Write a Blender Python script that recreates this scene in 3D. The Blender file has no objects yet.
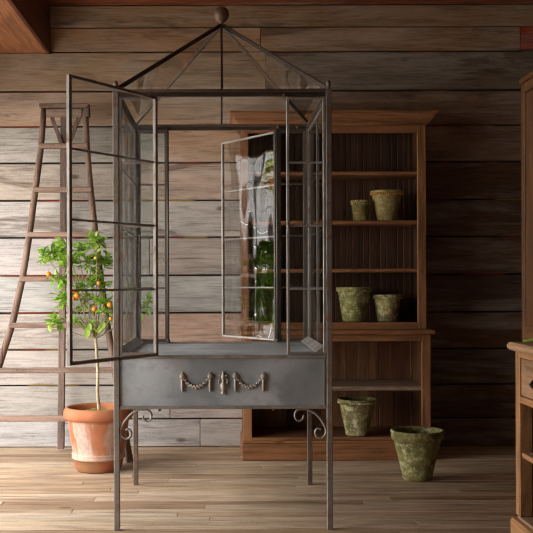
import bpy, bmesh, math, random
from mathutils import Vector, Matrix
R = random.Random(7)
SC = bpy.context.scene
COL = SC.collection
F, CX, CY, H = 957.0, 220.0, 282.0, 1.048      # measured focal length (px), vanishing point, eye height


def X(px, D): return (px - CX) * D / F
def Z(py, D): return H - (py - CY) * D / F


# ------------------------------------------------------------------ mesh builder
class MB:
    def __init__(s):
        s.v, s.f, s.t, s.s = [], [], [], []

    def raw(s, vs, fs, tone=(1, 1, 1), smooth=False, off=None):
        b = len(s.v)
        s.v += [Vector(v) for v in vs]
        a = R.random() if off is None else off
        for f in fs:
            s.f.append([b + i for i in f]); s.t.append((*tone, a)); s.s.append(smooth)
        return s

    def box(s, x0, x1, y0, y1, z0, z1, tone=(1, 1, 1), bev=0.0, off=None, M=None):
        x0, x1 = min(x0, x1), max(x0, x1); y0, y1 = min(y0, y1), max(y0, y1); z0, z1 = min(z0, z1), max(z0, z1)
        if bev <= 0:
            vs = [(x, y, z) for x in (x0, x1) for y in (y0, y1) for z in (z0, z1)]
            fs = [(0, 1, 3, 2), (4, 6, 7, 5), (0, 4, 5, 1), (2, 3, 7, 6), (0, 2, 6, 4), (1, 5, 7, 3)]
        else:
            b = min(bev, (x1 - x0) * .4, (y1 - y0) * .4, (z1 - z0) * .4)
            vs, idx = [], {}
            for i, x in enumerate((x0, x1)):
                for j, y in enumerate((y0, y1)):
                    for k, z in enumerate((z0, z1)):
                        dx = b if i == 0 else -b; dy = b if j == 0 else -b; dz = b if k == 0 else -b
                        idx[i, j, k] = len(vs)
                        vs += [(x, y + dy, z + dz), (x + dx, y, z + dz), (x + dx, y + dy, z)]
            g = lambda i, j, k, a: idx[i, j, k] + a
            fs = []
            for i in (0, 1):
                q = [g(i, 0, 0, 0), g(i, 1, 0, 0), g(i, 1, 1, 0), g(i, 0, 1, 0)]; fs.append(q if i else q[::-1])
                q = [g(0, i, 0, 1), g(0, i, 1, 1), g(1, i, 1, 1), g(1, i, 0, 1)]; fs.append(q if i else q[::-1])
                q = [g(0, 0, i, 2), g(1, 0, i, 2), g(1, 1, i, 2), g(0, 1, i, 2)]; fs.append(q if i else q[::-1])
            for i in (0, 1):
                for j in (0, 1):
                    fl = (i == j)
                    q = [g(i, j, 0, 0), g(i, j, 0, 1), g(i, j, 1, 1), g(i, j, 1, 0)]; fs.append(q[::-1] if fl else q)
                    q = [g(i, 0, j, 0), g(i, 0, j, 2), g(i, 1, j, 2), g(i, 1, j, 0)]; fs.append(q if fl else q[::-1])
                    q = [g(0, i, j, 1), g(0, i, j, 2), g(1, i, j, 2), g(1, i, j, 1)]; fs.append(q[::-1] if fl else q)
                    for k in (0, 1):
                        q = [g(i, j, k, 0), g(i, j, k, 1), g(i, j, k, 2)]
                        fs.append(q if (i + j + k) % 2 == 1 else q[::-1])
        if M is not None: vs = [M @ Vector(v) for v in vs]
        return s.raw(vs, fs, tone, False, off)

    def bar(s, p, q, w, h, tone=(1, 1, 1), bev=0.0, side=None, off=None):
        """box section w (sideways) by h (other way) from p to q; local x runs p->q"""
        p, q = Vector(p), Vector(q); d = q - p; L = d.length; ax = d / L
        sd = Vector(side) if side else (Vector((0, 0, 1)).cross(ax) if abs(ax.z) < .95 else Vector((1, 0, 0)))
        sd = (sd - ax * sd.dot(ax)).normalized(); up = ax.cross(sd)
        M = Matrix((ax, sd, up)).transposed().to_4x4(); M.translation = p
        return s.box(0, L, -w / 2, w / 2, -h / 2, h / 2, tone, bev, off, M)

    def tube(s, pts, r, n=8, tone=(1, 1, 1), flat=1.0, fax=(0, 1, 0), smooth=True, off=None):
        pts = [Vector(p) for p in pts]; rs = r if isinstance(r, (list, tuple)) else [r] * len(pts)
        vs, fs = [], []; prev = None
        for i, p in enumerate(pts):
            t = (pts[min(i + 1, len(pts) - 1)] - pts[max(i - 1, 0)])
            if t.length < 1e-9: t = Vector((0, 0, 1))
            t.normalize()
            u = Vector(fax) if prev is None else prev
            u = u - t * u.dot(t)
            if u.length < 1e-4: u = t.orthogonal()
            u.normalize(); prev = u; w = t.cross(u)
            for k in range(n):
                a = 2 * math.pi * k / n
                vs.append(p + rs[i] * (u * math.cos(a) * flat + w * math.sin(a)))
        for i in range(len(pts) - 1):
            for k in range(n):
                fs.append((i * n + k, i * n + (k + 1) % n, (i + 1) * n + (k + 1) % n, (i + 1) * n + k))
        fs.append(tuple(range(n))[::-1]); fs.append(tuple((len(pts) - 1) * n + k for k in range(n)))
        return s.raw(vs, fs, tone, smooth, off)

    def lathe(s, prof, c=(0, 0, 0), n=40, tone=(1, 1, 1), wob=0.0, off=None):
        c = Vector(c); vs, fs = [], []
        ph = R.random() * 6
        for (r, z) in prof:
            for k in range(n):
                a = 2 * math.pi * k / n
                rr = r * (1 + wob * math.sin(3 * a + ph + z * 9))
                vs.append(c + Vector((rr * math.cos(a), rr * math.sin(a), z)))
        for i in range(len(prof) - 1):
            for k in range(n):
                fs.append((i * n + k, i * n + (k + 1) % n, (i + 1) * n + (k + 1) % n, (i + 1) * n + k))
        if prof[0][0] > 1e-4: fs.append(tuple(range(n))[::-1])
        if prof[-1][0] > 1e-4: fs.append(tuple((len(prof) - 1) * n + k for k in range(n)))
        return s.raw(vs, fs, tone, True, off)

    def ball(s, c, r, tone=(1, 1, 1), n=12, sq=(1, 1, 1), off=None):
        c = Vector(c); m = max(5, n // 2); vs, fs = [], []
        for i in range(m + 1):
            th = math.pi * i / m
            for k in range(n):
                a = 2 * math.pi * k / n
                vs.append(c + Vector((r * sq[0] * math.sin(th) * math.cos(a), r * sq[1] * math.sin(th) * math.sin(a), -r * sq[2] * math.cos(th))))
        for i in range(m):
            for k in range(n):
                fs.append((i * n + k, i * n + (k + 1) % n, (i + 1) * n + (k + 1) % n, (i + 1) * n + k))
        return s.raw(vs, fs, tone, True, off)

    def prism(s, poly, axis, a0, a1, tone=(1, 1, 1), off=None):
        """poly (u,v) extruded along axis ('x': u=y v=z, 'y': u=x v=z)"""
        n = len(poly); vs = []
        for a in (a0, a1):
            for (u, v) in poly: vs.append((a, u, v) if axis == 'x' else (u, a, v))
        fs = [tuple(range(n))[::-1], tuple(range(n, 2 * n))] + [(i, (i + 1) % n, n + (i + 1) % n, n + i) for i in range(n)]
        return s.raw(vs, fs, tone, False, off)

    def build(s, name, mat, parent=None, loc=(0, 0, 0), rz=0.0, **props):
        me = bpy.data.meshes.new(name)
        me.from_pydata([tuple(v) for v in s.v], [], s.f)
        at = me.color_attributes.new('tone', 'FLOAT_COLOR', 'CORNER')
        buf = []
        for p in me.polygons:
            buf += list(s.t[p.index]) * p.loop_total
        at.data.foreach_set('color', buf)
        me.polygons.foreach_set('use_smooth', s.s)
        bm = bmesh.new(); bm.from_mesh(me)
        bmesh.ops.remove_doubles(bm, verts=bm.verts, dist=1e-6)
        bmesh.ops.recalc_face_normals(bm, faces=bm.faces)
        bm.to_mesh(me); bm.free()
        me.materials.append(mat)
        o = bpy.data.objects.new(name, me); COL.objects.link(o)
        o.parent = parent; o.location = loc; o.rotation_euler = (0, 0, rz)
        for k, v in props.items(): o[k] = v
        return o


def thing(name, label, cat, loc=(0, 0, 0), rz=0, group=None):
    o = bpy.data.objects.new(name, None); COL.objects.link(o); o.empty_display_size = .1
    o.location = loc; o.rotation_euler = (0, 0, rz); o['label'] = label; o['category'] = cat
    if group: o['group'] = group
    return o


# ------------------------------------------------------------------ materials
def newmat(name):
    m = bpy.data.materials.new(name); m.use_nodes = True
    nt = m.node_tree; nt.nodes.clear()
    out = nt.nodes.new('ShaderNodeOutputMaterial')
    return m, nt, out


class G:
    """small node helper"""
    def __init__(s, nt): s.nt = nt
    def n(s, typ, **kw):
        nd = s.nt.nodes.new(typ)
        for k, v in kw.items(): setattr(nd, k, v)
        return nd
    def l(s, a, b): s.nt.links.new(a, b)
    def put(s, sock, v):
        if hasattr(v, 'links'): s.l(v, sock)
        else: sock.default_value = v
    def math(s, op, a, b=None, clamp=False):
        m = s.n('ShaderNodeMath', operation=op, use_clamp=clamp); s.put(m.inputs[0], a)
        if b is not None: s.put(m.inputs[1], b)
        return m.outputs[0]
    def mix(s, f, a, b, mode='MIX'):
        m = s.n('ShaderNodeMix', data_type='RGBA', blend_type=mode); s.put(m.inputs[0], f)
        for i, c in ((6, a), (7, b)):
            s.put(m.inputs[i], c if hasattr(c, 'links') else (*c[:3], 1))
        return m.outputs[2]
    def noise(s, vec, scale, detail=4, rough=.55, dist=0.0):
        t = s.n('ShaderNodeTexNoise'); s.l(vec, t.inputs['Vector'])
        t.inputs['Scale'].default_value = scale; t.inputs['Detail'].default_value = detail
        t.inputs['Roughness'].default_value = rough; t.inputs['Distortion'].default_value = dist
        return t.outputs['Fac']
    def ramp(s, f, stops):
        r = s.n('ShaderNodeValToRGB'); s.l(f, r.inputs[0]); e = r.color_ramp.elements
        while len(e) < len(stops): e.new(.5)
        for el, (p, c) in zip(e, stops):
            el.position = p; el.color = (*c, 1) if not isinstance(c, (int, float)) else (c, c, c, 1)
        return r.outputs[0]
    def coords(s, scale=(1, 1, 1)):
        tc = s.n('ShaderNodeTexCoord'); at = s.n('ShaderNodeAttribute', attribute_name='tone')
        inf = s.n('ShaderNodeObjectInfo')
        k = s.math('MULTIPLY', at.outputs['Alpha'], 41.0)
        k2 = s.math('MULTIPLY', inf.outputs['Random'], 17.0)
        c = s.n('ShaderNodeCombineXYZ'); k3 = s.math('ADD', k, k2)
        for i in range(3): s.l(k3, c.inputs[i])
        a = s.n('ShaderNodeVectorMath', operation='ADD'); s.l(tc.outputs['Object'], a.inputs[0]); s.l(c.outputs[0], a.inputs[1])
        m = s.n('ShaderNodeVectorMath', operation='MULTIPLY'); s.l(a.outputs[0], m.inputs[0]); m.inputs[1].default_value = scale
        return a.outputs[0], m.outputs[0], at.outputs['Color']
    def bsdf(s, out, col, rough=.6, metal=0.0, bump=None, bs=.3, bd=.002, spec=.5):
        p = s.n('ShaderNodeBsdfPrincipled')
        s.put(p.inputs['Base Color'], col if hasattr(col, 'links') else (*col[:3], 1))
        s.put(p.inputs['Roughness'], rough); s.put(p.inputs['Metallic'], metal)
        p.inputs['Specular IOR Level'].default_value = spec
        if bump is not None:
            b = s.n('ShaderNodeBump'); b.inputs['Strength'].default_value = bs; b.inputs['Distance'].default_value = bd
            s.l(bump, b.inputs['Height']); s.l(b.outputs[0], p.inputs['Normal'])
        s.l(p.outputs[0], out.inputs[0]); return p


def wood(name, axis='x', lo=.55, hi=1.15, rough=.65, fine=60, knots=True, weather=None, wamt=0.5, stain=None, spec=.3, bs=.4):
    m, nt, out = newmat(name); g = G(nt)
    st = {'x': (.045, 1, 1), 'y': (1, .045, 1), 'z': (1, 1, .045)}[axis]
    st2 = {'x': (.16, 1, 1), 'y': (1, .16, 1), 'z': (1, 1, .16)}[axis]
    base, gv, tone = g.coords(st)
    mv = g.n('ShaderNodeVectorMath', operation='MULTIPLY'); g.l(base, mv.inputs[0]); mv.inputs[1].default_value = st2
    gr = g.noise(gv, fine, 8, .75, .4)
    band = g.noise(mv.outputs[0], 11, 5, .6, 1.3)
    big = g.noise(base, 1.7, 3, .5)
    f = g.math('ADD', g.math('MULTIPLY', gr, .55), g.math('MULTIPLY', band, .45))
    cv = g.n('ShaderNodeVectorMath', operation='MULTIPLY'); g.l(gv, cv.inputs[0]); cv.inputs[1].default_value = {'x': (.5, 1, 1), 'y': (1, .5, 1), 'z': (1, 1, .5)}[axis]
    cr = g.noise(cv.outputs[0], fine * 1.3, 3, .6, .2)
    spk = g.noise(base, 130, 3, .7)
    f = g.math('ADD', g.math('MULTIPLY', f, .80), g.math('MULTIPLY', spk, .20))
    mul = g.ramp(f, [(.40, lo * .7), (.5, (lo + hi) / 2 + .03), (.59, hi * 1.08)])
    col = g.mix(1.0, tone, mul, 'MULTIPLY')
    col = g.mix(g.ramp(cr, [(.33, .8), (.39, 0.0)]), col, g.mix(1.0, tone, (.30, .25, .21), 'MULTIPLY'))
    col = g.mix(g.ramp(big, [(.35, 0.0), (.65, .35)]), col, g.mix(1.0, col, (.72, .66, .60), 'MULTIPLY'))
    if weather:
        wn = g.noise(mv.outputs[0], 5.5, 6, .7, .8)
        wf = g.math('MULTIPLY', g.ramp(wn, [(.45, 0.0), (.62, 1.0)]), wamt)
        lw = g.mix(1.0, weather, mul, 'MULTIPLY')
        col = g.mix(wf, col, lw)
    if stain:
        sn = g.noise(mv.outputs[0], 3.1, 5, .75, .6)
        col = g.mix(g.math('MULTIPLY', g.ramp(sn, [(.57, 0.0), (.63, 1.0)]), stain[3]), col, stain[:3])
    if knots:
        sk = {'x': (.45, 1, 1), 'y': (1, .45, 1), 'z': (1, 1, .45)}[axis]
        kv = g.n('ShaderNodeVectorMath', operation='MULTIPLY'); g.l(base, kv.inputs[0]); kv.inputs[1].default_value = sk
        vo = g.n('ShaderNodeTexVoronoi'); g.l(kv.outputs[0], vo.inputs['Vector']); vo.inputs['Scale'].default_value = 4.2
        vo.inputs['Randomness'].default_value = 1
        kf = g.ramp(vo.outputs['Distance'], [(.035, .85), (.085, 0.0)])
        col = g.mix(kf, col, g.mix(1.0, tone, (.30, .22, .17), 'MULTIPLY'))
    g.bsdf(out, col, rough, 0, f, bs, .004, spec)
    return m


def metal(name, base, rust, rough=.5, met=.65, ramt=.5, sc=22, light=None):
    m, nt, out = newmat(name); g = G(nt)
    b, _, tone = g.coords()
    n1 = g.noise(b, sc, 6, .7); n2 = g.noise(b, 4.5, 5, .6); n3 = g.noise(b, 150, 2, .6)
    c = g.mix(1.0, g.mix(g.ramp(n2, [(.35, 0.0), (.65, 1.0)]), tuple(x * .75 for x in base), tuple(min(1, x * 1.35) for x in base)), tone, 'MULTIPLY')
    if light: c = g.mix(g.math('MULTIPLY', g.ramp(n2, [(.45, 0.0), (.62, 1.0)]), .7), c, light)
    rf = g.math('MULTIPLY', g.ramp(n1, [(.50, 0.0), (.62, 1.0)]), ramt)
    c = g.mix(rf, c, rust)
    sp = g.math('MULTIPLY', g.ramp(n3, [(.62, 0.0), (.72, 1.0)]), .35)
    c = g.mix(sp, c, tuple(min(1, x * 2.2) for x in base))
    mt = g.math('SUBTRACT', met, g.math('MULTIPLY', rf, met), clamp=True)
    g.bsdf(out, c, g.math('ADD', rough, g.math('MULTIPLY', rf, .25)), mt, n1, .25, .002)
    return m


def glass(name, wavy=.25, ior=1.5):
    m, nt, out = newmat(name); g = G(nt)
    tc = g.n('ShaderNodeTexCoord')
    mp = g.n('ShaderNodeMapping'); mp.inputs['Scale'].default_value = (1.6, 1.6, .8); g.l(tc.outputs['Object'], mp.inputs[0])
    n = g.noise(mp.outputs[0], 2.2, 1, .4)
    b = g.n('ShaderNodeBump'); b.inputs['Strength'].default_value = wavy; b.inputs['Distance'].default_value = .05
    g.l(n, b.inputs['Height'])
    fr = g.n('ShaderNodeFresnel'); ge = g.n('ShaderNodeNewGeometry')
    g.l(g.math('ADD', ior, g.math('MULTIPLY', ge.outputs['Backfacing'], 1 / ior - ior)), fr.inputs['IOR']); g.l(b.outputs[0], fr.inputs['Normal'])
    t = g.n('ShaderNodeBsdfTransparent'); t.inputs[0].default_value = (.955, .965, .96, 1)
    gl = g.n('ShaderNodeBsdfGlossy'); gl.inputs['Roughness'].default_value = .015; g.l(b.outputs[0], gl.inputs['Normal'])
    mx = g.n('ShaderNodeMixShader'); g.l(fr.outputs[0], mx.inputs[0]); g.l(t.outputs[0], mx.inputs[1]); g.l(gl.outputs[0], mx.inputs[2])
    g.l(mx.outputs[0], out.inputs[0])
    return m


def mossy(name, green, pale, rust, dark, ramt=.5):
    m, nt, out = newmat(name); g = G(nt)
    b, _, tone = g.coords()
    n1 = g.noise(b, 9, 5, .65); n2 = g.noise(b, 26, 6, .75); n3 = g.noise(b, 60, 5, .7)
    v = g.n('ShaderNodeTexVoronoi'); g.l(b, v.inputs['Vector']); v.inputs['Scale'].default_value = 95
    c = g.mix(g.ramp(n1, [(.38, 0.0), (.62, 1.0)]), dark, green)
    c = g.mix(g.math('MULTIPLY', g.ramp(n2, [(.50, 0.0), (.62, 1.0)]), .75), c, pale)
    c = g.mix(g.math('MULTIPLY', g.ramp(n3, [(.53, 0.0), (.62, 1.0)]), ramt), c, rust)
    sp = g.math('MULTIPLY', g.ramp(v.outputs['Distance'], [(.16, 1.0), (.26, 0.0)]), g.ramp(n2, [(.46, 0.0), (.54, .85)]))
    c = g.mix(sp, c, (.62, .57, .42))
    c = g.mix(1.0, c, tone, 'MULTIPLY')
    g.bsdf(out, c, .85, 0, n2, .7, .006, .25)
    return m


def terracotta(name):
    m, nt, out = newmat(name); g = G(nt)
    b, gv, tone = g.coords((3, 3, .35))
    n1 = g.noise(gv, 6, 5, .65, .5); n2 = g.noise(b, 5, 5, .6); n3 = g.noise(b, 40, 4, .6)
    c = g.mix(g.ramp(n2, [(.35, 0.0), (.65, 1.0)]), (.36, .115, .05), (.52, .20, .10))
    sep = g.n('ShaderNodeSeparateXYZ'); tc = g.n('ShaderNodeTexCoord'); g.l(tc.outputs['Object'], sep.inputs[0])
    hz = sep.outputs['Z']
    mid = g.math('MULTIPLY', g.math('GREATER_THAN', hz, .068), g.math('LESS_THAN', hz, .284))
    lime = g.math('MULTIPLY', g.ramp(n1, [(.43, 0.0), (.60, .85)]), mid)
    c = g.mix(lime, c, (.56, .45, .39))
    rg = g.math('MULTIPLY', g.math('GREATER_THAN', hz, .069), g.math('LESS_THAN', hz, .101))
    c = g.mix(g.math('MULTIPLY', rg, .6), c, (.62, .48, .38))
    low = g.math('MULTIPLY', g.math('LESS_THAN', hz, .069), g.ramp(n2, [(.40, 0.0), (.6, .75)]))
    c = g.mix(low, c, (.22, .13, .055))
    c = g.mix(1.0, c, tone, 'MULTIPLY')
    c = g.mix(g.math('MULTIPLY', g.ramp(n3, [(.45, 0.0), (.6, 1.0)]), .25), c, (.28, .14, .08))
    c = g.mix(1.0, c, (.90, .88, .86), 'MULTIPLY')
    g.bsdf(out, c, .85, 0, n3, .3, .002, .2)
    return m


def simple(name, col, rough=.6, metal_=0.0, var=.25, sc=20, spec=.4, toned=True, bs=.2):
    m, nt, out = newmat(name); g = G(nt)
    b, _, tone = g.coords()
    n = g.noise(b, sc, 4, .6)
    c = g.mix(g.ramp(n, [(.35, 0.0), (.65, 1.0)]), tuple(x * (1 - var) for x in col), tuple(min(1, x * (1 + var)) for x in col))
    if toned: c = g.mix(1.0, c, tone, 'MULTIPLY')
    g.bsdf(out, c, rough, metal_, n, bs, .002, spec)
    return m


def leafmat(name):
    m, nt, out = newmat(name); g = G(nt)
    b, _, tone = g.coords()
    p = g.bsdf(out, tone, .4, 0, None, spec=.5)
    tr = g.n('ShaderNodeBsdfTranslucent'); c2 = g.mix(1.0, tone, (1.3, 1.35, .5), 'MULTIPLY'); g.l(c2, tr.inputs[0])
    mx = g.n('ShaderNodeMixShader'); mx.inputs[0].default_value = .35
    g.l(p.outputs[0], mx.inputs[1]); g.l(tr.outputs[0], mx.inputs[2]); g.l(mx.outputs[0], out.inputs[0])
    return m


W_WALL = wood('weathered wall boards', 'x', .80, 1.10, .8, 105, True, (.50, .46, .43), .32, (.075, .04, .025, .6), .2)
W_FLOOR = wood('worn floor boards', 'x', .66, 1.15, .55, 80, True, (.47, .37, .26), .3, (.20, .11, .06, .3), .3)
W_SIDE = wood('side wall boards', 'y', .66, 1.16, .8, 60, True, (.47, .44, .42), .4)
W_RED = wood('red stained ceiling wood', 'y', .65, 1.2, .6, 50, True)
W_REDX = wood('red stained soffit wood', 'x', .65, 1.2, .6, 50, True)
W_PX = wood('antique pine along', 'x', .62, 1.18, .5, 55, True, None, 0, (.07, .03, .015, .5), .35)
W_PY = wood('antique pine deep', 'y', .62, 1.18, .5, 55, True, None, 0, (.07, .03, .015, .4), .35)
W_PZ = wood('antique pine upright', 'z', .62, 1.18, .5, 55, True, None, 0, (.07, .03, .015, .45), .35)
W_LAD = wood('old ladder wood', 'z', .55, 1.2, .75, 50, False, (.30, .22, .18), .4, None, .25)
W_LADX = wood('old ladder rung wood', 'x', .55, 1.2, .75, 50, False, (.34, .26, .22), .35, None, .25)
STEEL = metal('rusty steel', (.185, .160, .142), (.17, .08, .045), .5, .3, .9, 26)
STEELD = metal('dark rusty steel', (.10, .082, .07), (.10, .05, .03), .5, .5, .55)
STEELL = metal('pale worn steel', (.30, .28, .26), (.16, .09, .055), .45, .5, .4)
ZINC = metal('dark patinated zinc', (.29, .315, .34), (.25, .21, .185), .5, .15, .45, 9, (.49, .52, .55))
ORN = metal('cast ornament iron', (.42, .37, .33), (.27, .18, .13), .55, .35, .5, 60)
RUSTB = metal('rusted iron ball', (.15, .09, .055), (.15, .065, .03), .6, .3, .7, 40)
GLASS = glass('old window glass', .10, 1.32)
GLASSW = glass('wavy window glass', .38, 1.9)
MOSS = mossy('mossy green pottery', (.25, .245, .09), (.58, .54, .33), (.33, .15, .07), (.10, .095, .04), .6)
MOSSY = mossy('yellow lichen pottery', (.30, .25, .085), (.42, .34, .15), (.40, .17, .06), (.16, .14, .05), .7)
TERRA = terracotta('limed terracotta')
SOIL = simple('mossy soil', (.22, .20, .04), .95, 0, .5, 40)
BARK = simple('pale bark', (.42, .33, .22), .8, 0, .3, 30)
LEAF = leafmat('citrus leaf')
FRUIT = simple('orange peel', (.88, .27, .02), .4, 0, .12, 60)
BLACK = simple('black iron', (.02, .02, .02), .4, .6)
EARTH = simple('pale gravel', (.42, .40, .36), .95, 0, .2, 3)


def backing():
    m, nt, out = newmat('dark backing with old paint'); g = G(nt)
    tc = g.n('ShaderNodeTexCoord'); n = g.noise(tc.outputs['Object'], 1.3, 3, .6); n2 = g.noise(tc.outputs['Object'], 2.3, 2, .5)
    c = g.mix(g.ramp(n, [(.54, 0.0), (.60, 1.0)]), (.012, .008, .006), (.30, .03, .015))
    c = g.mix(g.ramp(n2, [(.60, 0.0), (.64, 1.0)]), c, (.40, .26, .03))
    g.bsdf(out, c, .8); return m


BACK = backing()
WALLY = 6.09
XL, XR, YF, ZC = -1.75, 2.05, -1.2, 2.825

# ------------------------------------------------------------------ room shell
def tone(c, v=.06):
    k = 1 + R.uniform(-v, v)
    return tuple(min(1, x * k * (1 + R.uniform(-.015, .015))) for x in c)


GREY = (.44, .40, .37); GREYB = (.43, .42, .41); TAN = (.47, .33, .225); PINK = (.43, .315, .255)
BRN = (.36, .22, .12); BRD = (.22, .14, .09); DGR = (.17, .135, .105); SHADE_BRN = (.125, .072, .043)
# (top px, bottom px, [(start px, colour, top offset, extra depth)...]) : board courses of the rear wall, top to bottom; dark right ends carry the bookcase's shade as colour
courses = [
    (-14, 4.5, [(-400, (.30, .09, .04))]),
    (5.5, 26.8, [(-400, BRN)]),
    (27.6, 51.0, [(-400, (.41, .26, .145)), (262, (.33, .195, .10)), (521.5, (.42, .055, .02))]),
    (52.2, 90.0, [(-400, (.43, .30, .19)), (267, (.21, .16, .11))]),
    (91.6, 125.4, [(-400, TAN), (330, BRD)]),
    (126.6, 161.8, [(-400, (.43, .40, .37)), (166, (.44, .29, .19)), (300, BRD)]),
    (163.2, 199.4, [(-400, (.46, .39, .33)), (125, (.45, .34, .27)), (330, SHADE_BRN)]),
    (201, 236.4, [(-400, (.44, .41, .385)), (330, SHADE_BRN)]),
    (238, 274.4, [(-400, (.45, .42, .40)), (150, (.42, .37, .335)), (330, SHADE_BRN)]),
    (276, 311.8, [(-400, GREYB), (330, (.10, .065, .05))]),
    (313.4, 348.6, [(-400, (.45, .40, .36)), (120, (.44, .31, .25)), (340, SHADE_BRN)]),
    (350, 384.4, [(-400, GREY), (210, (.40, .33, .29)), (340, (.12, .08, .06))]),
    (385.8, 418.2, [(-400, (.42, .40, .37)), (170, (.40, .33, .30)), (340, SHADE_BRN)]),
    (419.4, 448.3, [(-400, GREYB), (200, (.38, .35, .33)), (340, SHADE_BRN)]),
]
mb = MB()
xe0, xe1 = XL, XR
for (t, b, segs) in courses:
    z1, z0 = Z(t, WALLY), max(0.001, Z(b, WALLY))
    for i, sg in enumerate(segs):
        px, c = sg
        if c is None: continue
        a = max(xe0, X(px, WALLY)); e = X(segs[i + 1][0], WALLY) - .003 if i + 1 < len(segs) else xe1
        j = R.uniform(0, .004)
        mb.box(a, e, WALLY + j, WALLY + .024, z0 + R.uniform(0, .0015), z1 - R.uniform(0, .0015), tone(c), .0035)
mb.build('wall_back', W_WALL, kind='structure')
# boards behind the wall boards, seen through the gaps
mb = MB(); mb.box(XL - .03, XR + .06, WALLY + .026, WALLY + .08, -.06, ZC + .1)
mb.build('trim_2', BACK, kind='structure')

# ceiling, soffit
mb = MB()
y = YF
while y < WALLY - .01:
    y2 = min(WALLY - .001, y + .142)
    mb.box(XL, XR, y + .002, y2 - .002, ZC, ZC + .03, tone((.30, .085, .035), .15), .003); y = y2
mb.box(XL, XR, YF, WALLY, ZC + .03, ZC + .06, (.1, .03, .015))
mb.build('ceiling', W_REDX, kind='structure')
mb = MB()
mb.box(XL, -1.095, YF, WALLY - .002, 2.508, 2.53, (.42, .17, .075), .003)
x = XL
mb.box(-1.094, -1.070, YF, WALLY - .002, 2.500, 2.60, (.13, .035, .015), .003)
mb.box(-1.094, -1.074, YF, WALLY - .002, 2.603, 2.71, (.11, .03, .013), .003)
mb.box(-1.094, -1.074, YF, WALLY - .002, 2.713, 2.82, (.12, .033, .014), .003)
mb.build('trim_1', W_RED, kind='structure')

# floor
mb = MB()
y = YF
while y < WALLY + .02:
    w = R.uniform(.060, .088); y2 = y + w
    x = XL - R.uniform(0, 1.5)
    while x < XR:
        L = R.uniform(1.4, 3.0); a, e = max(XL, x), min(XR, x + L)
        if e - a > .05:
            base = R.choice([(.46, .34, .225), (.49, .37, .26), (.40, .275, .175), (.50, .40, .29), (.31, .205, .125)])
            mb.box(a, e - .0015, y, y2 - .0045, -.025, R.uniform(-.0012, 0.0), tone(base, .07), .0018)
        x += L
    y = y2
mb.box(XL, XR, YF, WALLY + .08, -.06, -.026, (.05, .035, .025))
mb.build('floor', W_FLOOR, kind='structure')

# left wall with the wide doorway that lights the room, right wall, front wall
OY0, OY1, OZ = 2.6, 6.02, 2.18
mb = MB()
def sidewall(mb, x0, x1, hole=None, dark=False):
    z = 0.001
    while z < ZC - .01:
        z2 = min(ZC - .002, z + .235)
        if hole and z2 <= hole[2] + .01:
            mb.box(x0, x1, YF, hole[0], z, z2 - .006, tone(GREY), .004)
            mb.box(x0, x1, hole[1], WALLY - .002, z, z2 - .006, tone(GREY), .004)
        else:
            mb.box(x0, x1, YF, WALLY - .002, z, z2 - .006, tone(BRD if dark else BRN if z > 1.8 else GREY), .004)
        z = z2
sidewall(mb, XL - .03, XL, (OY0, OY1, 2.12))
mb.box(XL - .05, XL - .031, YF - .03, OY0, -.05, ZC + .06, (.1, .07, .05))
mb.box(XL - .05, XL - .031, OY1, WALLY + .08, -.05, ZC + .06, (.1, .07, .05))
mb.box(XL - .05, XL - .031, OY0, OY1, 2.1, ZC + .06, (.1, .07, .05))
mb.build('wall_left', W_SIDE, kind='structure')
mb = MB(); sidewall(mb, XR, XR + .03, dark=True); mb.box(XR + .031, XR + .05, YF - .03, WALLY + .08, -.05, ZC + .06, (.1, .07, .05)); mb.build('wall_right', W_SIDE, kind='structure')
mb = MB()
z = 0.001
while z < ZC - .01:
    z2 = min(ZC - .002, z + .235)
    mb.box(XL, XR, YF - .03, YF, z, z2 - .006, tone(BRD), .004); z = z2
mb.box(XL - .05, XR + .05, YF - .05, YF - .031, -.05, ZC + .06, (.1, .07, .05))
mb.build('wall_front', W_WALL, kind='structure')
# door posts and lintel of the opening
mb = MB()
for yy in (OY0, OY1 - .09):
    mb.box(XL - .07, XL + .02, yy, yy + .09, .001, 2.11, (.08, .05, .035), .004)
mb.box(XL - .07, XL + .02, OY0, OY1, 2.02, 2.11, (.10, .06, .04), .004)
mb.build('trim_3', W_SIDE, kind='structure')
mb = MB(); mb.box(-9, XL - .04, -3, 9, -.1, -.03); mb.build('ground_outside', EARTH, kind='structure')

# ------------------------------------------------------------------ the metal and glass display cabinet
cab = thing('display_cabinet', 'tall square steel and glass conservatory cabinet with pyramid roof, doors standing open', 'cabinet', (.0115, 4.5, 0))
HW = .45; PW = .024; ZE = 1.862; ZB0, ZB1 = .517, .739
for sx in (-1, 1):
    for sy in (-1, 1):
        m_ = MB(); x, y = sx * HW, sy * HW
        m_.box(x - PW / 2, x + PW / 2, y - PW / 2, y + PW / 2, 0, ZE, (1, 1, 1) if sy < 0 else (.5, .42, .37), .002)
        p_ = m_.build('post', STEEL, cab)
        m_ = MB()
        if sy < 0:
            m_.lathe([(.009, ZE), (.010, ZE + .006), (.006, ZE + .010), (.010, ZE + .018), (.011, ZE + .026), (.007, ZE + .036), (.0, ZE + .041)], (x, y, 0), 14)
            m_.build('post_finial', STEEL, p_)
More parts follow.
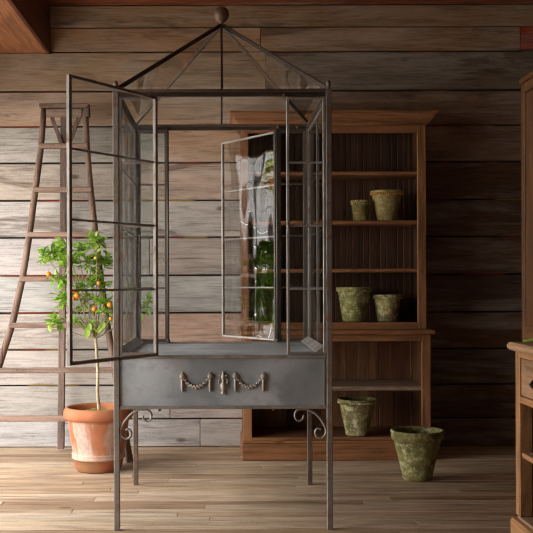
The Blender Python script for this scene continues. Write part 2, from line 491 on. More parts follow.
# eaves rails (two-tier) and lower rails
for (a, b) in (((-HW, -HW), (HW, -HW)), ((HW, -HW), (HW, HW)), ((HW, HW), (-HW, HW)), ((-HW, HW), (-HW, -HW))):
    m_ = MB()
    d = Vector((b[0] - a[0], b[1] - a[1], 0)).normalized() * (PW / 2 + .001)
    pa, pb = Vector((a[0], a[1], 0)) + d, Vector((b[0], b[1], 0)) - d
    m_.bar(pa + Vector((0, 0, ZE - .006)), pb + Vector((0, 0, ZE - .006)), .026, .012, (1.2, 1.1, 1.0), .002)
    m_.bar(pa + Vector((0, 0, ZE - .021)), pb + Vector((0, 0, ZE - .021)), .016, .017, (.55, .5, .45), .001)
    m_.build('eaves_rail', STEELD, cab)
# zinc box body
m_ = MB()
i = HW - PW / 2
for s in (-1, 1):
    m_.box(s * (HW - .006), s * (HW + .002), -i + .001, i - .001, ZB0 + .004, ZB1 - .012)
    m_.box(-i + .001, i - .001, s * (HW - .006), s * (HW + .002), ZB0 + .004, ZB1 - .012)
m_.box(-HW + .012, HW - .012, -HW + .012, HW - .012, ZB0 + .004, ZB0 + .010)
m_.build('planter_box', ZINC, cab)
m_ = MB(); m_.box(-i + .0, i - .0, -HW + .012, HW - .012, ZB1 - .022, ZB1 - .008, (1, 1, 1), .001)
m_.build('cabinet_floor', ZINC, cab)
m_ = MB()
for s in (-1, 1):
    m_.box(-i, i, s * HW - .011, s * HW + .009, ZB1 - .014, ZB1, (1, 1, 1), .002)
    m_.box(s * HW - .010, s * HW + .010, -i, i, ZB1 - .014, ZB1, (1, 1, 1), .002)
    m_.box(-i, i, s * HW - .009, s * HW + .009, ZB0 - .006, ZB0 + .008, (1, 1, 1), .002)
    m_.box(s * HW - .009, s * HW + .009, -i, i, ZB0 - .006, ZB0 + .008, (1, 1, 1), .002)
m_.build('box_edge_rails', STEELL, cab)
m_ = MB()
m_.box(i - .012, i - .007, -HW - .007, -HW - .002, ZB0 + .008, ZB1 - .014, (1, 1, 1))
m_.build('panel_bead', STEELL, cab)
# applied garland ornament on the box front
YO = -HW - .003
for gx in (-.173, -.055, .052, .170):
    m_ = MB()
    m_.ball((gx, YO - .004, .650), .0105, n=14, sq=(1, .7, 1))
    for k in range(6):
        a = k * math.pi / 3; m_.ball((gx + .008 * math.cos(a), YO - .005, .650 + .008 * math.sin(a)), .0045, n=8)
    m_.lathe([(.002, .584), (.0055, .588), (.0045, .60), (.007, .612), (.005, .622), (.0065, .632), (.005, .640)], (gx, YO - .004, 0), 12)
    m_.ball((gx, YO - .004, .663), .004, n=8)
    m_.build('rosette_drop', ORN, cab)
for (a, b) in ((-.166, -.062), (.059, .163)):
    m_ = MB(); N = 17
    for k in range(N):
        t = k / (N - 1); x = a + (b - a) * t; zz = .638 - .034 * (1 - (2 * t - 1) ** 2)
        m_.ball((x, YO - .004, zz + (.003 if k % 2 else -.002)), .0052 + .0022 * (1 - abs(2 * t - 1)), n=8)
    m_.build('garland', ORN, cab)
m_ = MB()
m_.lathe([(.001, .572), (.008, .575), (.009, .580), (.004, .585), (.006, .592), (.012, .605), (.0115, .615), (.006, .622), (.005, .632), (.009, .642), (.008, .652), (.003, .660), (.0045, .668), (0, .674)], (0, YO - .004, 0), 16)
for s in (-1, 1):
    m_.tube([(s * .008, YO - .004, .612), (s * .018, YO - .005, .622), (s * .019, YO - .005, .636), (s * .010, YO - .004, .642)], .003, 6)
    m_.ball((s * .014, YO - .004, .652), .005, n=8)
m_.build('urn_ornament', ORN, cab)

def catmull(pts, n=5):
    P = [pts[0]] + pts + [pts[-1]]; o = []
    for i in range(1, len(P) - 2):
        for k in range(n):
            t = k / n; a, b, c, d = (Vector(P[i + j]) for j in (-1, 0, 1, 2))
            o.append(.5 * ((2 * b) + (-a + c) * t + (2 * a - 5 * b + 4 * c - d) * t * t + (-a + 3 * b - 3 * c + d) * t ** 3))
    o.append(Vector(pts[-1])); return o
scr = [(302.5, 415.5), (301.5, 419), (298, 421), (294.5, 418.8), (293.8, 414), (296.5, 410.2), (301, 409.3), (307, 410), (314, 413.8), (320.5, 421), (324.3, 429), (323.8, 435), (319.5, 438.4), (315.2, 436.6), (313.9, 432), (316.5, 428.8), (319.5, 429.8)]
for s in (-1, 1):
    pts = []
    for (u, v) in scr:
        pts.append((s * ((u - 328.3) / 236.3 + HW), -HW, 1.048 - (v - 282) / 236.3))
    m_ = MB(); m_.tube(catmull(pts), .0050, 8, flat=1.5, fax=(0, 1, 0)); m_.build('scroll_bracket', STEELL, cab)
    for yy in (1,):
        q = [(x, HW, z) for (x, _, z) in pts]
# bolts under the box
for bx_ in (-.27, .215):
    m_ = MB(); m_.ball((bx_, -HW + .03, ZB0 - .012), .0075, n=8); m_.box(bx_ - .006, bx_ + .006, -HW + .024, -HW + .036, ZB0 - .010, ZB0 - .003)
    m_.build('bolt', RUSTB, cab)

# glazed panels
ROWS = [1.018, 1.285, 1.552]
def panel(name, parent, w, z0, z1, sw, th, loc, rz, frame=STEEL, pane=GLASS, mid=None, sill=False, rows=ROWS, mr=.0045, t0=(1, 1, 1)):
    """local x 0..w, y = thickness; frame is the part, muntins and pane its sub-parts"""
    m_ = MB()
    m_.box(0, sw, -th / 2, th / 2, z0, z1, t0, .0015)
    m_.box(w - sw, w, -th / 2, th / 2, z0, z1, (1, 1, 1), .0015)
    m_.box(sw, w - sw, -th / 2, th / 2, z0, z0 + sw * .9, (1, 1, 1), .0015)
    m_.box(sw, w - sw, -th / 2, th / 2, z1 - sw * .8, z1, (1, 1, 1), .0015)
    f = m_.build(name, frame, parent, loc, rz)
    for zz in rows:
        q = MB(); q.box(sw, w - sw, -th * .4, -.0022, zz - mr, zz + mr, (1, 1, 1), .001); q.build('muntin', frame, f)
    if mid:
        q = MB(); q.box(mid - .007, mid + .007, -th * .48, th * .48, z0 + sw, z1 - sw, (.7, .7, .7), .001); q.build('mullion', frame, f)
    q = MB(); q.box(sw - .003, w - sw + .003, -.0015, .0015, z0 + sw * .8, z1 - sw * .7); q.build('pane', pane, f)
    return f
TOP = ZE - .032
g0 = PW / 2 + .001
# front side lights, rear side lights
panel('front_side_light', cab, .288 - 0 + 0 - (HW - .0) + .45 - .288 + (HW - g0 - .280), ZB1 + .001, TOP, .013, .016, (-HW + g0, -HW, 0), 0)
panel('front_side_light', cab, HW - g0 - .271, ZB1 + .001, TOP, .012, .016, (.271, -HW, 0), 0, STEELL)
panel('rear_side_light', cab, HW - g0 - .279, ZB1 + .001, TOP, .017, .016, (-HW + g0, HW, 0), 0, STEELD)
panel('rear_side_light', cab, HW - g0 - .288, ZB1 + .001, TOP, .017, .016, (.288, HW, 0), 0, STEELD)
# side walls of glass
for s in (-1, 1):
    panel('side_light', cab, 2 * (HW - g0), ZB1 + .001, TOP, .016, .014, (s * HW, -HW + g0, 0), math.pi / 2, STEEL, GLASS, mid=HW - g0)
    m_ = MB()
    m_.prism([(s * (HW - .010), ZB1 + .001), (s * (HW - .045), ZB1 + .001), (s * (HW - .045), ZB1 + .006), (s * (HW - .010), ZB1 + .030)], 'y', -HW + .10, HW - .03)
    m_.build('sill', STEELL if s > 0 else STEELD, cab)  # pale right, dark left: fall of light put into the sill material
# front door, swung wide open
hx, hy = -.277, -HW - .021
fx, fy = -.302, -.452
panel('front_door', cab, .543, ZB1 - .002, TOP - .002, .0155, .016, (hx, hy, 0), math.atan2(fy, fx), STEEL, GLASS)
# rear door, swung away from the viewer
panel('rear_door', cab, .497, ZB1 + .002, TOP, .013, .014, (.281, HW + .018, 0), math.atan2(.426, -.288), STEELL, GLASSW, t0=(.16, .15, .14))
# hinges and latches
for (x, y, z) in ((-.279, -HW - .010, 1.75), (-.279, -HW - .010, 1.285), (-.279, -HW - .010, .80), (.276, -HW - .012, 1.285), (.286, HW - .014, 1.285), (.286, HW - .014, 1.03)):
    m_ = MB(); m_.tube([(x, y, z - .014), (x, y, z + .014)], .006, 10); m_.ball((x, y, z + .016), .005, n=8); m_.build('hinge', STEELL, cab)
for (x, y, z, r) in ((.291, HW - .016, 1.846, .0085), (.391, HW - .016, 1.846, .0085), (-.40, HW - .016, 1.842, .006), (-.285, HW - .016, 1.838, .006), (.262, -HW - .014, 1.836, .007)):
    m_ = MB(); m_.ball((x, y, z), r, n=10); m_.build('bolt', RUSTB, cab)
for x in (-.279, .284):
    m_ = MB(); m_.tube([(x, HW - .020, ZB1 + .0), (x, HW - .020, 1.832)], .0065, 10); m_.lathe([(.009, ZB1), (.011, ZB1 + .008), (.007, ZB1 + .016)], (x, HW - .020, 0), 12)
    m_.build('locking_rod', STEELD, cab)
# pyramid roof
AP = 2.252
for (sx, sy) in ((-1, -1), (1, -1), (1, 1), (-1, 1)):
    m_ = MB(); m_.bar((sx * (HW - .004), sy * (HW - .004), ZE + .004), (sx * .006, sy * .006, AP), .014, .018, (.7, .65, .6) if sy < 0 else (1.2, 1.15, 1.1), .002)
    m_.build('hip_bar', STEELD, cab)
for sy in (-1, 1):
    m_ = MB(); m_.bar((0, sy * (HW - .002), ZE + .006), (0, sy * .006, AP), .010, .012, (.6, .6, .6), .001, side=(1, 0, 0)); m_.build('glazing_bar', STEELD, cab)
zs = ZE + .010
for (a, b) in (((-1, -1), (1, -1)), ((1, -1), (1, 1)), ((1, 1), (-1, 1)), ((-1, 1), (-1, -1))):
    k = HW - .03
    A = Vector((a[0] * k, a[1] * k, zs + .008)); B = Vector((b[0] * k, b[1] * k, zs + .008)); C = Vector((0, 0, AP - .01))
    n = (B - A).cross(C - A).normalized() * .0015
    # pull the corners in from the hips
    cen = (A + B + C) / 3; A, B, C = (cen + (q - cen) * .985 for q in (A, B, C))
    m_ = MB(); m_.raw([A - n, B - n, C - n, A + n, B + n, C + n], [(0, 2, 1), (3, 4, 5), (0, 1, 4, 3), (1, 2, 5, 4), (2, 0, 3, 5)])
    m_.build('roof_pane', GLASS, cab)
m_ = MB()
m_.lathe([(.016, AP - .012), (.014, AP + .002), (.008, AP + .008), (.009, AP + .016), (.017, AP + .020), (.026, AP + .028), (.033, AP + .040), (.0355, AP + .056), (.033, AP + .070), (.024, AP + .083), (.012, AP + .089), (0, AP + .091)], (0, 0, 0), 28)
m_.build('ball_finial', RUSTB, cab)

# ------------------------------------------------------------------ ladder
lad = thing('orchard_ladder', 'tall weathered wooden tripod orchard ladder leaning close to the plank wall', 'ladder', (-.97, 5.6, 0))
lo = lad.location
ZT, DT, DB = 2.115, 5.87, 5.575
LL = [(102, 45.0), (145, 41.8), (180, 37), (234, 29.7), (278, 22.5), (324, 12), (356, 1.7), (410, -16), (463, -31)]
LR = [(102, 85.5), (145, 87.3), (180, 90), (234, 95.5), (278, 100.5), (324, 107), (356, 112.5), (410, 121), (463, 129.5)]
def interp(tab, v):
    for (a, p), (b, q) in zip(tab, tab[1:]):
        if v <= b or (b, q) == tab[-1]: return p + (q - p) * (v - a) / (b - a)
def ladp(u, z):  # u -1..1 across, on the ladder plane; the rails flare towards the foot
    D = DB + (DT - DB) * z / ZT; py = CY + (H - z) * F / D
    return Vector((X(interp(LL if u < 0 else LR, py), D), D, z)) - Vector(lo)
LT = (.20, .125, .095)
for s in (-1, 1):
    m_ = MB(); m_.tube([ladp(s, .004 + (ZT - .004) * k / 16) for k in range(17)], [.0215 - .003 * k / 16 for k in range(17)], 10, LT, flat=1.15); m_.build('rail', W_LAD, lad)
for py in (145.3, 189, 233.5, 278, 324, 369, 417):
    z = 1.0
    for _ in range(20): z = H - (py - CY) * (DB + (DT - DB) * z / ZT) / F
    a, b = ladp(-1, z), ladp(1, z)
    m_ = MB(); m_.box(a.x - .012, b.x + .012, a.y - .040, a.y + .012, a.z - .018, a.z + .012, tone((.27, .175, .135), .1), .004); m_.build('rung', W_LADX, lad)
a, b = ladp(-1, ZT), ladp(1, ZT)
m_ = MB(); m_.box(a.x - .022, b.x + .026, a.y - .05, a.y + .03, a.z, a.z + .024, (.27, .18, .14), .004)
m_.box(a.x + .018, b.x - .018, a.y - .024, a.y - .002, a.z - .055, a.z - .004, (.25, .17, .13), .003)
m_.build('top_cap', W_LADX, lad)
m_ = MB(); m_.box(b.x + .006, b.x + .030, a.y - .054, a.y + .02, a.z - .055, a.z - .001, (.17, .11, .085), .003); m_.build('hinge_block', W_LADX, lad)
rp0 = Vector((X(60, 5.94), 5.955, .012)) - Vector(lo); rp1 = Vector((X(65, 5.96), 5.955, ZT - .02)) - Vector(lo)
m_ = MB(); m_.bar(rp0, rp1, .042, .03, (.22, .155, .13), .004, side=(1, 0, 0)); m_.build('rear_leg', W_LAD, lad)
for s in (-1, 1):
    p = Vector(((-.955 + s * .088), 5.93, ZT - .03)) - Vector(lo); q = Vector((-.955 + s * .014, 5.93, ZT - .235)) - Vector(lo)
    m_ = MB(); m_.bar(p, q, .024, .014, (.22, .15, .12), .002, side=(1, 0, 0)); m_.build('brace', W_LAD, lad)

# ------------------------------------------------------------------ potted citrus
TD = 5.36; tx = X(98, TD)
tree = thing('potted_citrus_tree', 'small orange bearing citrus tree in a lime stained terracotta pot', 'potted tree', (tx, TD, 0))
def tp(px, py, dy=0.0): return Vector((X(px, TD) - tx, dy, Z(py, TD)))
m_ = MB()
m_.lathe([(.0, .0), (.118, 0), (.125, .008), (.131, .028), (.134, .034), (.1375, .066), (.1470, .070), (.1490, .077), (.1470, .084), (.1455, .087), (.1490, .092), (.1480, .099), (.1435, .103),
          (.150, .14), (.160, .20), (.1695, .272), (.171, .284), (.186, .290), (.1935, .300), (.1950, .316), (.1935, .332), (.187, .344), (.180, .352), (.171, .354),
          (.164, .345), (.160, .33), (.157, .30), (.15, .29), (0, .29)], n=64)
m_.build('pot', TERRA, tree)
m_ = MB(); N = 30; vs = [(0, 0, .322)]; fs = []
for j in (1, 2, 3, 4):
    for k in range(N):
        a = 2 * math.pi * k / N; r = .158 * j / 4
        vs.append((r * math.cos(a), r * math.sin(a), .318 + R.uniform(-.006, .008)))
for k in range(N):
    fs.append((0, 1 + k, 1 + (k + 1) % N))
    for j in range(3): fs.append((1 + j * N + k, 1 + (j + 1) * N + k, 1 + (j + 1) * N + (k + 1) % N, 1 + j * N + (k + 1) % N))
m_.raw(vs, fs, (1, 1, 1), True); m_.build('soil', SOIL, tree)
blobs = [(99, 243, 16, 9, 34), (103, 262, 14, 11, 32), (88, 262, 12, 12, 24), (96, 284, 17, 12, 38), (105, 304, 13, 12, 40), (56, 252, 16, 9, 44), (44, 254, 7, 8, 14), (70, 262, 10, 12, 30), (78, 250, 10, 10, 24),
         (62, 278, 13, 9, 26), (62, 300, 10, 10, 26), (54, 321, 9, 7, 24), (84, 302, 12, 12, 24), (76, 288, 10, 8, 14), (76, 320, 5, 5, 5), (92, 324, 5, 5, 4), (108, 322, 6, 5, 6),
         (125, 292, 9, 12, 16), (145, 306, 9, 11, 15), (66, 244, 7, 6, 8)]
trunk = MB()
fork = tp(95.5, 338)
trunk.tube(catmull([tp(99, 412), tp(97, 392, .004), tp(97.5, 375, -.004), tp(96.5, 355, .003), fork], 4), [.0100 - .0025 * k / 16 for k in range(17)], 8)
for pb in (378, 372): trunk.ball(tp(97.3, pb), .0125, n=8, sq=(1, 1, .5), tone=(.5, .45, .4))
foli = MB()
GR = [(.17, .33, .035), (.23, .42, .05), (.32, .52, .08), (.45, .62, .14), (.11, .23, .04), (.26, .46, .05)]
def leaf(mb, p, d, L, up, c):
    d = d.normalized(); s = d.cross(up)
    if s.length < .05: s = d.orthogonal()
    s.normalize(); n = s.cross(d).normalized(); w = L * .29
    P = [p, p + d * L * .28 + s * w * .8 + n * w * .28, p + d * L * .62 + s * w * .85 + n * w * .18, p + d * L - n * L * .12,
         p + d * L * .62 - s * w * .85 + n * w * .18, p + d * L * .28 - s * w * .8 + n * w * .28, p + d * L * .30, p + d * L * .65 - n * L * .03]
    mb.raw(P, [(0, 1, 6), (1, 2, 7, 6), (2, 3, 7), (0, 6, 5), (6, 7, 4, 5), (7, 3, 4)], c, False)
up = Vector((0, 0, 1))
for (cx, cy, rx, ry, n) in blobs:
    dy = R.uniform(-.07, .10); c0 = tp(cx, cy, dy)
    start = fork if cy > 300 or R.random() < .5 else tp(96, 318, 0)
    midp = (start + c0) * .5 + Vector((R.uniform(-.015, .015), R.uniform(-.01, .01), -.02))
    trunk.tube(catmull([start, midp, c0], 4), [.0042, .0040, .0037, .0034, .0031, .0028, .0025, .0022, .0018], 6, (.6, .62, .5))
    for tw in range(max(3, int(n * .62))):
        an = R.uniform(0, 6.283); q = math.sqrt(R.random())
        e = tp(cx + rx * q * math.cos(an) * .9, cy + ry * q * math.sin(an) * .9, dy + R.uniform(-.08, .08))
        trunk.tube([c0, (c0 + e) / 2 + Vector((0, 0, .008)), e], [.0016, .0013, .001], 5, (.45, .55, .3))
        for k in range(4):
            t = .3 + .7 * k / 3; p = c0.lerp(e, t)
            az = R.uniform(0, 6.283); d = Vector((math.cos(az), math.sin(az) * .7, R.uniform(-.45, .75))) + (e - c0).normalized() * .6
            leaf(foli, p, d, R.uniform(.032, .054), Vector((R.uniform(-.6, .6), R.uniform(-.6, .6), 1)), tone(R.choice(GR), .12))
# a few big hanging leaves
for (u, v, L, c) in ((72, 312, .06, GR[1]), (89, 326, .07, GR[3]), (91, 322, .055, GR[3]), (105, 320, .06, GR[2]), (102, 324, .05, GR[3]), (147, 307, .055, GR[1]), (142, 312, .05, GR[5])):
    leaf(foli, tp(u, v, -.06), Vector((R.uniform(-.3, .5), -.1, -1)), L, Vector((.2, -1, .1)), c)
tr = trunk.build('trunk', BARK, tree)
foli.build('foliage', LEAF, tree)
for (u, v, r) in ((50.5, 273.6, .0145), (73.5, 290.5, .012), (77.2, 290, .012), (80, 295, .015), (76, 297.3, .014), (97, 308, .0145), (112, 304, .0155), (101.4, 282.6, .012), (98.3, 258, .009), (113, 317.5, .011)):
    m_ = MB(); dy = -.115 if u > 60 else -.06; m_.ball(tp(u, v, dy), r, (1, 1, 1) if r > .01 else (1, 2.2, 3), 14, (1, 1, .95))
    m_.tube([tp(u, v, dy) + Vector((0, 0, r * .9)), tp(u, v, dy + .02) + Vector((0, 0, r + .02))], .0012, 5, (.25, .9, 2))
    m_.build('fruit', FRUIT, tree)

# ------------------------------------------------------------------ bookcase
BX0, BX1 = .137, 1.236
bc = thing('open_bookcase', 'large antique pine open bookcase dresser with shelves, standing against the plank wall', 'bookcase', ((BX0 + BX1) / 2, 5.84, 0))
ox, oy = bc.location.x, bc.location.y
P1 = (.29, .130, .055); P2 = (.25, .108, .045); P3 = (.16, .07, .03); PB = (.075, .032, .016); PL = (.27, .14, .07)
def B(name, x0, x1, y0, y1, z0, z1, mat=W_PX, t=P1, bev=.002, par=None):
    return MB().box(x0 - ox, x1 - ox, y0 - oy, y1 - oy, z0, z1, tone(t), bev).build(name, mat, par or bc)
YB = 6.075; YU = 5.75; YLo = 5.62
zL = .76
# lower case
B('plinth', BX0 - .012, BX1 + .018, YLo - .018, YB, .001, .099, t=P2, bev=.004)
B('plinth_moulding', BX0 - .006, BX1 + .010, YLo - .010, YB, .0995, .112, t=P1, bev=.004)
for (a, b) in ((BX0, BX0 + .048), (BX1 - .052, BX1)):
    B('stile', a, b, YLo, YLo + .022, .1125, .735, W_PZ, P1)
for (a, b) in ((BX0, BX0 + .02), (BX1 - .02, BX1)):
    B('side_panel', a, b, YLo + .0225, YB, .1125, .735, W_PZ, P3)
B('bottom_board', BX0 + .0205, BX1 - .0205, YLo + .0225, YB - .02, .1125, .132, t=P3)
B('bottom_rail', BX0 + .0485, BX1 - .0525, YLo, YLo + .022, .1125, .132, t=P1)
B('shelf', BX0 + .0205, BX1 - .0205, YLo + .0225, YB - .02, .405, .428, t=(.34, .24, .17))
B('top_rail', BX0 + .0485, BX1 - .0525, YLo, YLo + .022, .697, .735, t=P1)
B('waist_board', BX0 - .018, BX1 + .026, YLo - .024, YB, .7355, .761, t=P1, bev=.006)
m_ = MB()
x = BX0 + .021
while x < BX1 - .03:
    w = R.choice([.075, .085, .10, .065]); x2 = min(x + w, BX1 - .021)
    m_.box(x - ox, x2 - .002 - ox, YB - .018 - oy, YB - oy, .112, .735, tone(R.choice([PL, PL, (.22, .10, .05), (.30, .18, .10), (.15, .06, .03)]), .12), .003); x = x2
m_.build('back_boards', W_PZ, bc)
# upper case
for (a, b) in ((BX0 - .008, BX0 + .036), (BX1 - .047, BX1 + .004)):
    B('stile', a, b, YU, YU + .022, .7615, 1.99, W_PZ, P1)
for (a, b) in ((BX0 - .006, BX0 + .014), (BX1 - .016, BX1 + .002)):
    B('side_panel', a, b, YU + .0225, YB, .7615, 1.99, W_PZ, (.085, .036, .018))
B('bottom_rail', BX0 + .0365, BX1 - .0475, YU, YU + .022, .7615, .802, t=P1)
B('bottom_board', BX0 + .0145, BX1 - .0165, YU + .0225, YB - .02, .782, .800, t=P3)
for z1 in (1.125, 1.416, 1.712):
    B('shelf', BX0 + .0145, BX1 - .0165, YU + .0225, YB - .02, z1 - .022, z1, t=P1, bev=.004)
B('frieze', BX0 + .0365, BX1 - .0475, YU, YU + .022, 1.942, 1.99, t=P2)
B('top_board', BX0 - .006, BX1 + .004, YU, YB, 1.9905, 2.00, t=P3, bev=0)
# cornice, mitred round three sides
prof = [(0, 1.985), (.010, 1.985), (.012, 1.996), (.022, 2.004), (.034, 2.022), (.050, 2.045), (.062, 2.052), (.064, 2.066), (0, 2.066)]
m_ = MB(); vs = []; xl, xr, yf = BX0 - .0085, BX1 + .0045, YU - .0005
for (d, z) in prof: vs.append((xl - d - ox, YB - oy, z))
for (d, z) in prof: vs.append((xl - d - ox, yf - d - oy, z))
for (d, z) in prof: vs.append((xr + d - ox, yf - d - oy, z))
for (d, z) in prof: vs.append((xr + d - ox, YB - oy, z))
n = len(prof); fs = []
for j in range(3):
    for k in range(n): fs.append((j * n + k, j * n + (k + 1) % n, (j + 1) * n + (k + 1) % n, (j + 1) * n + k))
fs += [tuple(range(n)), tuple(3 * n + k for k in range(n))]
m_.raw(vs, fs, P1)
m_.build('cornice', W_PX, bc)
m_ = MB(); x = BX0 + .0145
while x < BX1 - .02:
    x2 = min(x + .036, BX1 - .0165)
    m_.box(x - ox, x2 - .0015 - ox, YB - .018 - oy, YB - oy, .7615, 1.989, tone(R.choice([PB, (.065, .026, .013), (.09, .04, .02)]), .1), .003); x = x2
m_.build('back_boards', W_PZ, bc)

# ------------------------------------------------------------------ green pots
def pot(px, D, zb, rt, rb, h, label, style='bead', mat=MOSS, tn=(1, 1, 1), group='mossy flower pots'):
    t = thing('flower_pot', label, 'flower pot', (X(px, D), D, zb), R.uniform(0, 6), group)
    th = .010 if style == 'bead' else .013
    rh = h * (.13 if style == 'bead' else .20)
    rm = rb + (rt * .93 - rb) * .93
    p = [(0, .001), (rb * .92, .001), (rb, .006)]
    for k in range(1, 9):
        u = k / 8; p.append((rb + (rm - rb) * (u ** 1.08), .006 + (h - rh - .006) * u))
    m_ = MB()
    if style == 'bead':
        p += [(rm + .003, h - rh + .003), (rt - .004, h - .014), (rt, h - .010), (rt, h - .003), (rt - .004, h)]
    else:
        p += [(rt - .007, h - rh + .002), (rt - .002, h - rh + .010), (rt - .002, h - .016), (rt + .001, h - .010), (rt, h - .002), (rt - .005, h)]
    p += [(rt - th, h - .001), (rt - th - .003, h - .012), (rm - th, h - rh), (rb - th * .4, .016), (0, .014)]
    m_.lathe(p, n=56, tone=tn, wob=.006)
    m_.build('pot_body', mat, t)
    if style == 'bead':
        m_ = MB(); nb = int(2 * math.pi * rt / .013)
        for k in range(nb):
            a = 2 * math.pi * k / nb; r = rt - .004 - .001
            m_.ball((r * math.cos(a), r * math.sin(a), h - .020), .0065, (1.5, .95, .6) if mat == MOSSY else tuple(1.25 * q for q in tn), 8, (1, 1, 1.25), off=.3)
        m_.build('beaded_rim', mat, t, **({'label': 'rust coloured beaded rim'} if mat == MOSSY else {}))
    return t
pot(361.2, 5.86, 1.416, .064, .045, .128, 'smallest green pot on the second shelf from the top, left of the yellowish pot', mat=MOSS, tn=(.9, .8, .6))
pot(387.0, 5.86, 1.416, .101, .058, .186, 'yellowish lichen covered pot with rusty rim on the second shelf from the top', mat=MOSSY)
pot(354.0, 5.86, .802, .108, .070, .212, 'larger green pot with beaded rim, left one on the shelf above the waist', mat=MOSS, tn=(1, 1.02, .9))
pot(387.3, 5.86, .802, .090, .061, .166, 'shorter pale green pot right of the larger pot on the shelf above the waist', mat=MOSS, tn=(1.15, 1.12, 1.1))
pot(356.7, 5.708, .1325, .117, .068, .218, 'mossy green pot alone on the bottom shelf of the bookcase', mat=MOSS)
pot(416.7, 5.07, 0.0, .139, .076, .262, 'large mossy pot with thick plain rim standing on the floor before the bookcase', 'plain', MOSS, (.92, .95, .85))

# ------------------------------------------------------------------ counter on the right
CXF = 1.190; CY1 = 3.86; CY0 = 2.75; CXB = 1.66
ct = thing('counter_cabinet', 'pine counter with drawers and open shelves at the right edge', 'counter', ((CXF + CXB) / 2, (CY0 + CY1) / 2, 0))
kx, ky = ct.location.x, ct.location.y
C1 = (.44, .225, .10); C2 = (.30, .14, .06); C3 = (.14, .065, .03)
def K(name, x0, x1, y0, y1, z0, z1, mat=W_PY, t=C1, bev=.003, par=None):
    return MB().box(x0 - kx, x1 - kx, y0 - ky, y1 - ky, z0, z1, tone(t, .04), bev).build(name, mat, par or ct)
K('worktop', CXF - .030, CXB, CY0 - .02, CY1 + .022, .770, .802, t=(.40, .24, .14), bev=.010)
K('plinth', CXF - .022, CXB, CY0, CY1 + .006, .001, .095, t=C1, bev=.008)
K('bottom_board', CXF, CXB - .02, CY0 + .02, CY1 - .02, .0955, .108, t=(.30, .20, .13))
for yy in (CY0, (CY0 + CY1) / 2 - .025, CY1 - .052):
    K('post', CXF, CXF + .052, yy, yy + .052, .109, .7695, W_PZ, C1)
K('end_panel', CXF + .0525, CXB - .02, CY1 - .020, CY1 - .004, .109, .7695, W_PZ, C2)
K('end_panel', CXF + .0525, CXB - .02, CY0 + .004, CY0 + .020, .109, .7695, W_PZ, C2)
K('back_panel', CXB - .019, CXB, CY0, CY1, .0955, .7695, W_PZ, C3)
K('inner_panel', CXF + .0525, CXF + .066, CY1 - .051, CY1 - .0205, .109, .588, W_PZ, C3)
ym = (CY0 + CY1) / 2
for (a, b) in ((CY0 + .0525, ym - .0255), (ym + .0275, CY1 - .0525)):
    K('rail', CXF + .002, CXF + .03, a, b, .742, .7695, t=C1)
    K('rail', CXF + .002, CXF + .03, a, b, .562, .590, t=C1)
    d_ = K('drawer', CXF + .006, CXF + .030, a + .003, b - .003, .5925, .7395, t=(.36, .21, .115))
    yc = b - .055 - .175
    m_ = MB()
    m_.prism([(yc - .045 - ky, .675), (yc + .045 - ky, .675), (yc + .045 - ky, .660), (yc + .030 - ky, .645), (yc - .030 - ky, .645), (yc - .045 - ky, .660)], 'x', CXF - .002 - kx, CXF + .0055 - kx)
    m_.tube([(CXF - kx, yc + .05 - ky, .672), (CXF - .018 - kx, yc + .035 - ky, .655), (CXF - .022 - kx, yc - ky, .650), (CXF - .018 - kx, yc - .035 - ky, .655), (CXF - kx, yc - .05 - ky, .672)], .006, 8)
    m_.build('handle', BLACK, d_)
K('shelf', CXF + .0325, CXB - .02, CY0 + .021, CY1 - .0525, .345, .366, t=(.40, .29, .20))
K('shelf_edge', CXF + .008, CXF + .032, CY0 + .053, CY1 - .0525, .345, .366, t=C1)
# green leaf on the counter
m_ = MB()
L = .17; n = 12; vs = []; fs = []
for k in range(n + 1):
    t = k / n; w = .026 * math.sin(math.pi * min(1, t * .93 + .02)) ** .75
    zc = .005 + .011 * math.sin(math.pi * t)
    for (q, dz) in ((-1, -.002), (-.5, .002), (0, .005), (.5, .002), (1, -.002)): vs.append((t * L, q * w, zc + dz + .002))
    for (q, dz) in ((-.9, -.003), (0, .003), (.9, -.003)): vs.append((t * L, q * w, zc + dz))
for k in range(n):
    a = k * 8; b = a + 8
    for j in range(4): fs.append((a + j, a + j + 1, b + j + 1, b + j))
    fs += [(a + 5, b + 5, b + 6, a + 6), (a + 6, b + 6, b + 7, a + 7), (a, b, b + 5, a + 5), (a + 4, a + 7, b + 7, b + 4)]
m_.raw(vs, fs, (.33, .52, .10), True)
o = m_.build('long_leaf', LEAF, None, (1.202, 3.80, .8015), -.12, label='narrow bright green leaf lying on the counter at the right edge', category='leaf')

# tall cupboard beyond the counter
ux0, ux1, uy0, uy1, uz = 1.449, 1.98, 3.95, 4.60, 1.99
cu = thing('tall_cupboard', 'tall brown panelled cupboard with cornice rising beyond the counter', 'cupboard', ((ux0 + ux1) / 2, (uy0 + uy1) / 2, 0))
jx, jy = cu.location.x, cu.location.y
U1 = (.22, .10, .04); U2 = (.17, .08, .034)
def U(name, x0, x1, y0, y1, z0, z1, mat=W_PZ, t=U1, bev=.003, par=None):
    return MB().box(x0 - jx, x1 - jx, y0 - jy, y1 - jy, z0, z1, tone(t, .04), bev).build(name, mat, par or cu)
U('carcass', ux0 + .022, ux1, uy0, uy1, .06, uz, t=U2)
U('plinth', ux0 - .004, ux1, uy0 - .004, uy1 + .004, .001, .0595, W_PY)
U('stile', ux0, ux0 + .0215, uy1 - .05, uy1, .06, uz, t=U1)
U('stile', ux0, ux0 + .0215, uy0, uy0 + .05, .06, uz, t=U1)
dr = U('door_panel', ux0 + .004, ux0 + .0215, uy0 + .054, uy1 - .054, .30, uz - .05, t=U2)
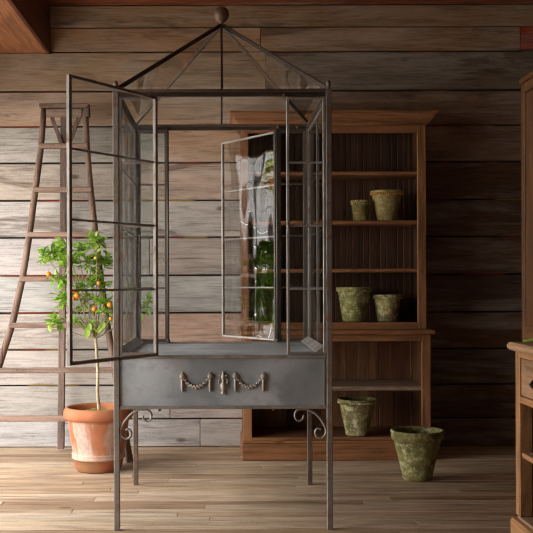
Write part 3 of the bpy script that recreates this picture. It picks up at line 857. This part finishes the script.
U('rail', ux0 + .001, ux0 + .0215, uy0 + .0505, uy1 - .0505, uz - .046, uz, W_PY, U1)
U('rail', ux0 + .001, ux0 + .0215, uy0 + .0505, uy1 - .0505, .75, .83, W_PY, U1)
U('cornice', ux0 - .008, ux1, uy0 - .01, uy1 + .006, uz + .0005, uz + .028, W_PY, U1, .006)

mb = MB(); z = -.03
fy0, fy1 = 6.75, 6.79
while z < 3.0:
    z2 = z + .2
    mb.box(-6.5, XL - .5, fy0, fy1, z, z2 - .010, tone((.30, .30, .31)), .003); z = z2
for x in (-6.2, -4.6, -3.1):
    mb.box(x, x + .14, fy0 - .08, fy0 - .001, -.03, 3.1, (.05, .04, .035), .004)
mb.build('wall_outside', W_WALL, kind='structure')
# ------------------------------------------------------------------ outside the doorway: a flowering shrub
sh = thing('garden_shrub', 'leafy shrub with pale flowers outside the doorway', 'shrub', (-3.0, 5.80, -.03))
m_ = MB(); st = MB()
for k in range(650):
    a = R.uniform(0, 6.283); ph = R.uniform(-1, 1); r = .30 * R.random() ** .4
    p = Vector((r * math.cos(a) * math.sqrt(1 - ph * ph), r * math.sin(a) * math.sqrt(1 - ph * ph), 2.08 + 1.1 * r * ph))
    c = R.choice([(.08, .15, .03), (.16, .24, .06), (.45, .42, .14), (.55, .22, .12), (.6, .55, .4)])
    leaf(m_, p, Vector((R.uniform(-1, 1), R.uniform(-1, 1), R.uniform(-1, 1))), R.uniform(.05, .09), up, c)
for k in range(7):
    a = k * .9; st.tube([(0, 0, 0), (.03 * math.cos(a), .03 * math.sin(a), 1.2), (.12 * math.cos(a), .12 * math.sin(a), 2.2)], [.02, .016, .006], 7)
m_.build('foliage', LEAF, sh); st.build('stem', BARK, sh)

# ------------------------------------------------------------------ camera, light
cam = bpy.data.cameras.new('camera'); co = bpy.data.objects.new('camera', cam); COL.objects.link(co)
cam.sensor_width = 36; cam.lens = F / 533 * 36
cam.shift_x = (266.5 - CX) / 533; cam.shift_y = (CY - 266.5) / 533
co.matrix_world = Matrix.Translation((0, 0, H)) @ Matrix.Rotation(math.radians(90), 4, 'X') @ Matrix.Rotation(math.radians(-.2), 4, 'Z')
SC.camera = co

w = bpy.data.worlds.new('overcast sky'); SC.world = w; w.use_nodes = True
nt = w.node_tree; nt.nodes.clear(); g = G(nt)
tc = g.n('ShaderNodeTexCoord'); sp = g.n('ShaderNodeSeparateXYZ'); g.l(tc.outputs['Generated'], sp.inputs[0])
c = g.ramp(sp.outputs['Z'], [(0.0, (1.0, .94, .86)), (.6, (.97, .96, .96))])
bg = g.n('ShaderNodeBackground'); g.l(c, bg.inputs[0]); bg.inputs[1].default_value = 8.6
ow = g.n('ShaderNodeOutputWorld'); g.l(bg.outputs[0], ow.inputs[0])

def area(name, loc, rot, sx, sy, power=0, portal=False, color=(1, 1, 1)):
    l = bpy.data.lights.new(name, 'AREA'); l.shape = 'RECTANGLE'; l.size = sx; l.size_y = sy; l.energy = power; l.color = color
    if portal: l.cycles.is_portal = True
    o = bpy.data.objects.new(name, l); COL.objects.link(o); o.location = loc; o.rotation_euler = rot; return o
area('doorway_portal', (XL - .02, (OY0 + OY1) / 2, 1.02), (0, -math.pi / 2, 0), 2.0, OY1 - OY0 - .15, portal=True)

SC.view_settings.view_transform = 'Standard'; SC.view_settings.look = 'None'
SC.view_settings.gamma = 1; SC.view_settings.use_curve_mapping = False
SC.view_settings.exposure = 0.08
SC.cycles.transparent_max_bounces = 24; SC.cycles.max_bounces = 10; SC.cycles.diffuse_bounces = 5
SC.cycles.use_denoising = True; SC.cycles.denoising_prefilter = 'ACCURATE'; SC.cycles.filter_width = 1.2
